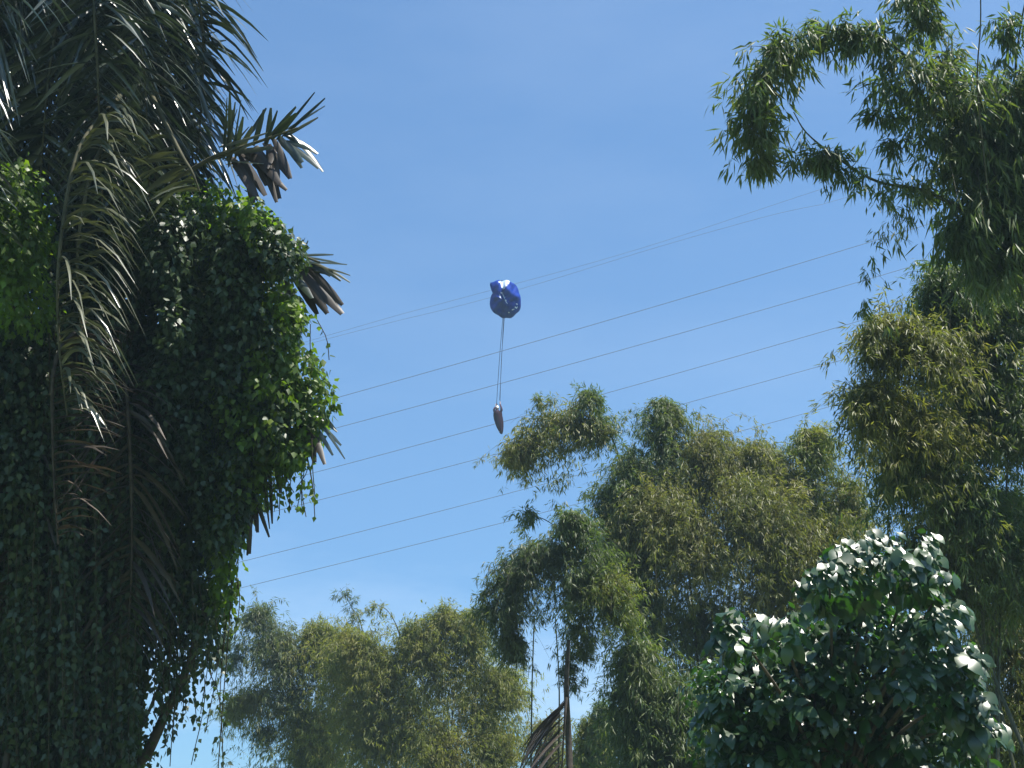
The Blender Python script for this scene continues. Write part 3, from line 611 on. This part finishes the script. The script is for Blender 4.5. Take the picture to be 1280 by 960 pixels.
for lab, pts in (('long bare tendril hanging into the sky gap beside the far bamboo', [(292, 700, 16.3), (285, 800, 16.3), (277, 900, 16.3), (270, 1000, 16.3)]),
                 ('shorter thin tendril hanging next to the long bare one', [(262, 840, 16.4), (275, 880, 16.4), (280, 985, 16.4)])):
    t = thing('hanging_tendril', P(*pts[0]), lab, 'vine', 'tendrils below the vines')
    ln = line_px(pts, 24); g = Geo(); g.tube(ln, .007, 4); g.build('stem', M['stem'], t)
    g = Geo(); n = 26; i = rng.integers(2, 24, n); c = ln[i] + rng.normal(0, .05, (n, 3)); D = unit(DOWN + rng.normal(0, .6, c.shape))
    g.leaves(c, D, np.cross(D, rng.normal(0, 1, c.shape)), .08, .055, fold=.1, mid=.35); stuff(g.build('foliage', M['vine_shade'], t))

# ------------------------------------------------------------------ large-leaved tree
dL = 13.0
rng = np.random.default_rng(26)
base = gb(1050, dL + .4)
tree = thing('broadleaf_tree', base, 'large-leaved glossy tree at lower right with white sun glints on its leaves', 'tree')
BL = [(1092, 704, 60, 34, 12.3, .6), (1148, 718, 34, 42, 12.3, .5), (1036, 728, 42, 28, 12.3, .5), (970, 792, 38, 24, 12.3, .5), (912, 792, 26, 28, 12.2, .35), (1150, 800, 46, 40, 12.3, .5), (1185, 860, 44, 40, 12.3, .5),
      (1222, 915, 34, 36, 12.3, .4), (1165, 770, 36, 30, 12.1, .3), (1150, 850, 40, 34, 12.1, .35), (1196, 830, 34, 26, 12.1, .3), (1205, 880, 30, 30, 12.1, .3), (1090, 800, 90, 80, 13.2, .7), (1000, 860, 90, 76, 13.2, .7), (930, 880, 50, 76, 13.2, .5), (1050, 930, 130, 90, 13.4, .8), (1080, 860, 120, 100, 13.7, .6), (960, 900, 100, 90, 13.8, .6), (1100, 950, 120, 80, 13.9, .6), (1150, 920, 70, 70, 13.1, .6), (930, 960, 70, 70, 13.2, .6), (895, 880, 26, 60, 13.2, .3)]
g = Geo(); crotch = P(1050, 1010, dL + .3)
g.tube(smooth_line([base, base * .5 + crotch * .5 + np.array([.08, 0, 0]), crotch], 20), np.linspace(.13, .09, 20), 9); g.build('trunk', M['bark'], tree, smooth=True)
for (x, y, rx, ry, d, rd) in BL:
    g = Geo(); e = P(x, y - ry * .5, d); g.tube(smooth_line([crotch, crotch * .5 + e * .5 + np.array([0, 0, .15]), e], 14), np.linspace(.028, .008, 14), 6); g.build('limb', M['bark'], tree, smooth=True)
def broad_leaf_mesh(seed):
    r = np.random.default_rng(seed); n = 8; u = np.linspace(0, 1, n)
    wd = np.array([.03, .17, .26, .30, .28, .22, .12, .01]) * r.uniform(.9, 1.1)
    z = -.22 * u ** 2 * r.uniform(.3, 1.2) + .05 * np.sin(u * 3)
    rip = .012 * (-1) ** np.arange(n)
    mid = np.stack([u, 0 * u, z], -1); l = np.stack([u - .02, wd, z + .10 * wd / .38 * r.uniform(-.6, 1) + rip], -1); rr = np.stack([u - .02, -wd, z + .10 * wd / .38 * r.uniform(-.6, 1) + rip], -1)
    st = np.array([[-.16, .01, .03], [-.16, -.01, .03]])
    v = np.concatenate([l, mid, rr, st]); i = np.arange(n - 1)
    f = np.concatenate([np.stack([i, i + n, i + n + 1, i + 1], -1), np.stack([i + n, i + 2 * n, i + 2 * n + 1, i + n + 1], -1), [[0, 3 * n, 3 * n + 1, 2 * n]]])
    return v, f
LV = [broad_leaf_mesh(s) for s in range(5)]
LM = []
for v, f in LV:
    me = bpy.data.meshes.new('leaf'); me.from_pydata([tuple(x) for x in v], [], [tuple(int(q) for q in x) for x in f]); me.materials.append(M['broad'])
    me.polygons.foreach_set('use_smooth', np.ones(len(f), bool)); me.update(); LM.append(me)
cand = []
HALF = unit(np.array(sv) + unit(CAM - P(1080, 760, 12.3)))   # the droop at which a leaf facing the path glints
for (x, y, rx, ry, d, rd) in BL:
    k = mpp(d); front = d < 12.6
    for _ in range(max(3, int(rx * ry * (.019 if front else .017)))):            # shoot tips, each with a whorl of drooping leaves
        u = unit(rng.normal(0, 1, 3) + np.array([0, -.3, .3])); q = rng.uniform(.35, 1.3) ** .7
        tip = P(x, y, d) + u * q * np.array([rx * k, rd, ry * k]); ax = unit(u * .6 + ZUP * .5 + rng.normal(0, .25, 3))
        big = rng.choice([.42, .62, .9, 1.2], p=[.32, .3, .25, .13]); nl = rng.integers(5, 10); a0 = rng.uniform(0, 6.28)
        e1 = unit(np.cross(ax, [.3, .9, .2])); e2 = np.cross(ax, e1)
        for m_ in range(nl):
            th = a0 + m_ * 2.4; ra = e1 * math.cos(th) + e2 * math.sin(th)
            D = unit(ra * .8 + ax * rng.uniform(-.1, .5) + DOWN * rng.uniform(.3, 1.2)); N = unit(ax * .8 + ra * .55 + rng.normal(0, .2, 3))
            sz = big
            if front and u[2] > -.2 and rng.random() < (.6 if x > 1135 else .42): N = unit(HALF + rng.normal(0, .12, 3)); D = DOWN + np.array([rng.normal(.3, .5), 0, 0]); D = unit(D - N * D.dot(N)); sz = max(big, rng.uniform(.6, 1.0))
            cand.append((tip + ra * .03 - ax * .015 * m_, D, N, sz * rng.uniform(.7, 1.1) * 24 * k, u))
def frame(D, N):
    S = unit(np.cross(N, D)); N = np.cross(D, S); return np.stack([D, S, N], 1)
score = []
for c, D, N, L, u in cand:
    q = c - CAM; dp = q @ FWD; px = 640 + FPX * (q @ RGT) / dp; py = 480 - FPX * (q @ UPV) / dp
    score.append((dp - .5 * u[2] if (840 < px < 1270 and py < 960) else 99) - L * 2.0)
order = np.argsort(score); rest = Geo()
from mathutils import Matrix
for rank, ci in enumerate(order):
    c, D, N, L, u = cand[ci]; F = frame(D, N)
    if rank < 290:
        o = bpy.data.objects.new('leaf', LM[ci % 5]); col.objects.link(o); o.parent = tree
        m = Matrix([[*(F[r] * L), 0] for r in range(3)] + [[0, 0, 0, 1]]); m.translation = Vector(c - base); o.matrix_local = m
    else:
        v, f = LV[ci % 5]; rest.add(c + (v * L) @ F.T, f)
stuff(rest.build('foliage', M['broad'], tree, smooth=True))

# ------------------------------------------------------------------ parachute and the person under it
dS = 89.0; k = mpp(dS)
fab = solid_mat('canopy_blue', (.001, .021, .19), (.002, .036, .29), 3, .75, .08, .3)
fabw = solid_mat('canopy_white', (.35, .45, .62), (.6, .68, .78), 3, .5, .4, .2)
cord = solid_mat('cord', (.05, .06, .09), (.09, .10, .13), 3, .7, .2)
centre = P(631, 375, dS)
chute = thing('parachute', centre, 'small round blue parachute canopy with a white stripe, bunched up in the sky', 'parachute')
out_px = [(612, 354), (624, 350.5), (636, 351), (645, 357), (649, 366), (651, 378), (650, 387), (645, 393), (636, 398), (628, 397), (619, 392), (613, 385), (612.5, 376), (616, 366)]
ang = np.array([math.atan2(375 - y, x - 631) for x, y in out_px]); rad_ = np.array([math.hypot(x - 631, 375 - y) for x, y in out_px]) * k
o_i = np.argsort(ang); ang = ang[o_i]; rad_ = rad_[o_i]
nu, nv = 72, 40
V = []; 
for j in range(nv + 1):
    ph = -math.pi / 2 + math.pi * j / nv                      # from the far pole to the pole facing the camera
    for i in range(nu):
        th = -math.pi + 2 * math.pi * i / nu
        r = np.interp(th, np.concatenate([[ang[-1] - 2 * math.pi], ang, [ang[0] + 2 * math.pi]]), np.concatenate([[rad_[-1]], rad_, [rad_[0]]]))
        q = math.cos(ph) ** .8; x = r * q * math.cos(th); z = r * q * math.sin(th); y = -math.sin(ph) * .85
        seam = (x - (-.13 + .10 * math.sin(z * 2.2 + .4) - .12 * z * .6))    # the deep fold down the front
        y += .42 * math.exp(-(seam / .14) ** 2) * (1 if ph > 0 else 0) * q ** .3
        y += .08 * math.sin(9 * th + 3 * ph) * q + .09 * math.sin(5 * x + 7 * z) + .05 * math.sin(13 * x - 9 * z + 1)
        y += .22 * math.exp(-((x - .38 - .3 * z) / .10) ** 2) * (1 if ph > 0 else 0) * q + .18 * math.exp(-((z + .12 + .2 * x) / .08) ** 2) * (1 if ph > 0 and x < -.1 else 0) * q
        z2 = z + .03 * math.sin(11 * x)
        V.append(centre + RGT * x + UPV * z2 + FWD * y)
F = [[j * nu + i, j * nu + (i + 1) % nu, (j + 1) * nu + (i + 1) % nu, (j + 1) * nu + i] for j in range(nv) for i in range(nu)]
g = Geo(); g.add(V, F); can = g.build('canopy', fab, chute, smooth=True); can.data.materials.append(fabw)
V = np.array(V) - centre; fx = V[np.array(F)].mean(1); X_, Z_, Y_ = fx @ RGT / k, fx @ UPV / k, fx @ FWD
front = Y_ < .25
white = front & (((X_ > -6 + (22 - Z_) * .35) & (X_ < 6 - (22 - Z_) * .75) & (Z_ > 13)) |
                 (np.abs(X_ - (-3 + (8 - Z_) * .42)) < .6) & (Z_ < 9) & (Z_ > -5) | (np.abs(X_ - (-6 + np.abs(Z_ - 4) * .35)) < .4) & (Z_ < 9) & (Z_ > 1) |
                 (np.hypot(X_ - 14, (Z_ + 10) * 1.8) < 2.0) | (np.hypot(X_ - 15.5, (Z_ + 5.5) * 1.8) < 1.3) | (np.hypot(X_ - 5, Z_ + 16) < 1.1) | (np.hypot(X_ - 10, (Z_ + 12.5) * 1.6) < 1.3))
white |= (Z_ > 21) & (X_ > -7) & (X_ < 5)
can.data.polygons.foreach_set('material_index', white.astype(np.int32)); can.data.update()
for pts in ([(629.5, 397, dS), (627.5, 440, dS), (624.6, 500, dS)], [(628.6, 397, dS), (625, 440, dS + .1), (620.3, 510, dS + .1)], [(630.5, 397, dS), (626.8, 450, dS - .1), (625, 502, dS - .1)]):
    g = Geo(); g.tube(line_px(pts, 16), .016, 5); g.build('suspension_line', cord, chute, smooth=True)

# person hanging upright in a dark maroon harness pod
skin = solid_mat('skin', (.45, .28, .22), (.55, .36, .29), 10, .55, .4)
pod_m = solid_mat('pod_maroon', (.010, .003, .009), (.022, .004, .014), 5, .8, .1, .3)
helm_m = solid_mat('helmet_white', (.75, .76, .78), (.82, .82, .83), 3, .3, .5)
shirt = solid_mat('jacket', (.06, .03, .06), (.10, .05, .08), 8, .8, .2)
o = P(623.5, 524, dS)
def W3(x, y, z): return o + RGT * x + np.array([0, 1, 0]) * y + ZUP * z
pers = thing('person', o, 'person in a dark maroon harness pod with a white helmet hanging under the blue parachute', 'person')
vs = []; es = []; rs = []
def chain(pts, radii, at=None):
    prev = at
    for p, r in zip(pts, radii):
        vs.append(tuple(W3(*p) - o)); rs.append(r)
        if prev is not None: es.append((prev, len(vs) - 1))
        prev = len(vs) - 1
    return prev
pel = chain([(0, 0, 0)], [.15]); ch = chain([(-.03, .02, .22), (-.08, .02, .42)], [.15, .17], pel)
nk = chain([(-.10, .0, .56), (-.12, -.02, .64), (-.12, -.03, .72), (-.12, -.02, .80)], [.07, .085, .105, .08], ch)
for s, hx, hz in ((1, .08, 1.02), (-1, -.18, .86)):
    sh = chain([(-.08 + s * .16, .02, .46)], [.075], ch)
    el = chain([(-.06 + s * .24, -.12, .58), ((-.06 + s * .24 + hx) / 2, -.12, (.58 + hz) / 2), (hx, -.06, hz), (hx, -.06, hz + .07)], [.052, .045, .03, .035], sh)
    for q in range(4): chain([(hx + (q - 1.5) * .02, -.075, hz + .12), (hx + (q - 1.5) * .02, -.05, hz + .15 - .012 * abs(q - 1.5)), (hx + (q - 1.5) * .02, -.025, hz + .125)], [.0095, .009, .008], el)
    chain([(hx - s * .045, -.04, hz + .085), (hx - s * .04, -.02, hz + .12)], [.011, .009], el)
for s in (1, -1): chain([(.02 + s * .09, -.03, -.08), (.07 + s * .08, -.10, -.45), (.13 + s * .06, -.08, -.85), (.13 + s * .06, -.2, -.9)], [.095, .065, .04, .035], pel)
me = bpy.data.meshes.new('body'); me.from_pydata(vs, es, []); body = bpy.data.objects.new('body', me); col.objects.link(body); body.parent = pers
md = body.modifiers.new('Skin', 'SKIN')
for i, r in enumerate(rs): me.skin_vertices[0].data[i].radius = (r, r)
me.skin_vertices[0].data[pel].use_root = True
body.modifiers.new('Subd', 'SUBSURF').levels = 1; body.modifiers['Subd'].render_levels = 2; me.materials.append(skin); body['_org'] = [float(x) for x in o]
def lathe_along(g, pts, radx, rady, n=18):
    rows = []
    for (p, a, b) in zip(pts, radx, rady): rows.append([W3(p[0] + a * math.cos(t), p[1] + b * math.sin(t), p[2]) for t in np.arange(n) * 2 * math.pi / n])
    v = np.array(rows).reshape(-1, 3); m = len(pts)
    g.add(v, [[j * n + i, j * n + (i + 1) % n, (j + 1) * n + (i + 1) % n, (j + 1) * n + i] for j in range(m - 1) for i in range(n)])
g = Geo(); lathe_along(g, [(-.06, .0, .50), (-.07, .01, .46), (-.06, .02, .25), (-.02, .02, .0), (.03, -.02, -.25), (.08, -.05, -.55), (.13, -.08, -.80), (.16, -.11, -.98), (.17, -.12, -1.04)],
    [.24, .27, .285, .29, .27, .22, .15, .09, .01], [.16, .24, .27, .28, .26, .22, .16, .10, .01]); g.build('harness_pod', pod_m, pers, smooth=True)
g = Geo(); lathe_along(g, [(-.12, -.02, .70), (-.12, -.01, .76), (-.12, 0, .84), (-.12, 0, .89), (-.12, 0, .905)], [.13, .145, .13, .08, .005], [.14, .155, .14, .08, .005]); g.build('helmet', helm_m, pers, smooth=True)
g = Geo()
for s, hx, hz in ((1, .08, 1.02), (-1, -.18, .86)):
    ex = -.06 + s * .24
    g.tube(smooth_line([W3(-.08 + s * .10, .02, .44), W3(-.08 + s * .17, .02, .48), W3(ex, -.12, .58), W3((ex + hx) / 2, -.12, (.58 + hz) / 2), W3(hx, -.075, hz - .05)], 16), np.linspace(.095, .045, 16), 10)
lathe_along(g, [(-.09, .01, .40), (-.09, .01, .50), (-.10, .0, .57), (-.11, -.01, .64)], [.20, .19, .13, .085], [.17, .16, .12, .09])
g.build('jacket', shirt, pers, smooth=True)
for s in (1, -1):
    g = Geo(); g.tube(smooth_line([W3(-.08 + s * .17, .0, .5), W3(.01 + s * .1, -.04, .8), W3(.06 + (.0 if s > 0 else -.2), -.06, 1.1)], 8), .022, 5); g.build('riser', cord, pers)

# ------------------------------------------------------------------ haze
bm = bmesh.new(); bmesh.ops.create_cube(bm, size=1.0)
for v in bm.verts: v.co = (v.co.x * 420, 80 + v.co.y * 340, 49 + v.co.z * 102)
me = bpy.data.meshes.new('haze'); bm.to_mesh(me); bm.free(); hz = bpy.data.objects.new('haze', me); col.objects.link(hz); hz['kind'] = 'stuff'
m = bpy.data.materials.new('haze'); m.use_nodes = True; m.node_tree.nodes.clear()
ho = m.node_tree.nodes.new('ShaderNodeOutputMaterial'); pv = m.node_tree.nodes.new('ShaderNodeVolumePrincipled')
pv.inputs['Color'].default_value = (.62, .86, 1, 1); pv.inputs['Density'].default_value = .0008; pv.inputs['Anisotropy'].default_value = .2
m.node_tree.links.new(pv.outputs[0], ho.inputs['Volume']); me.materials.append(m)
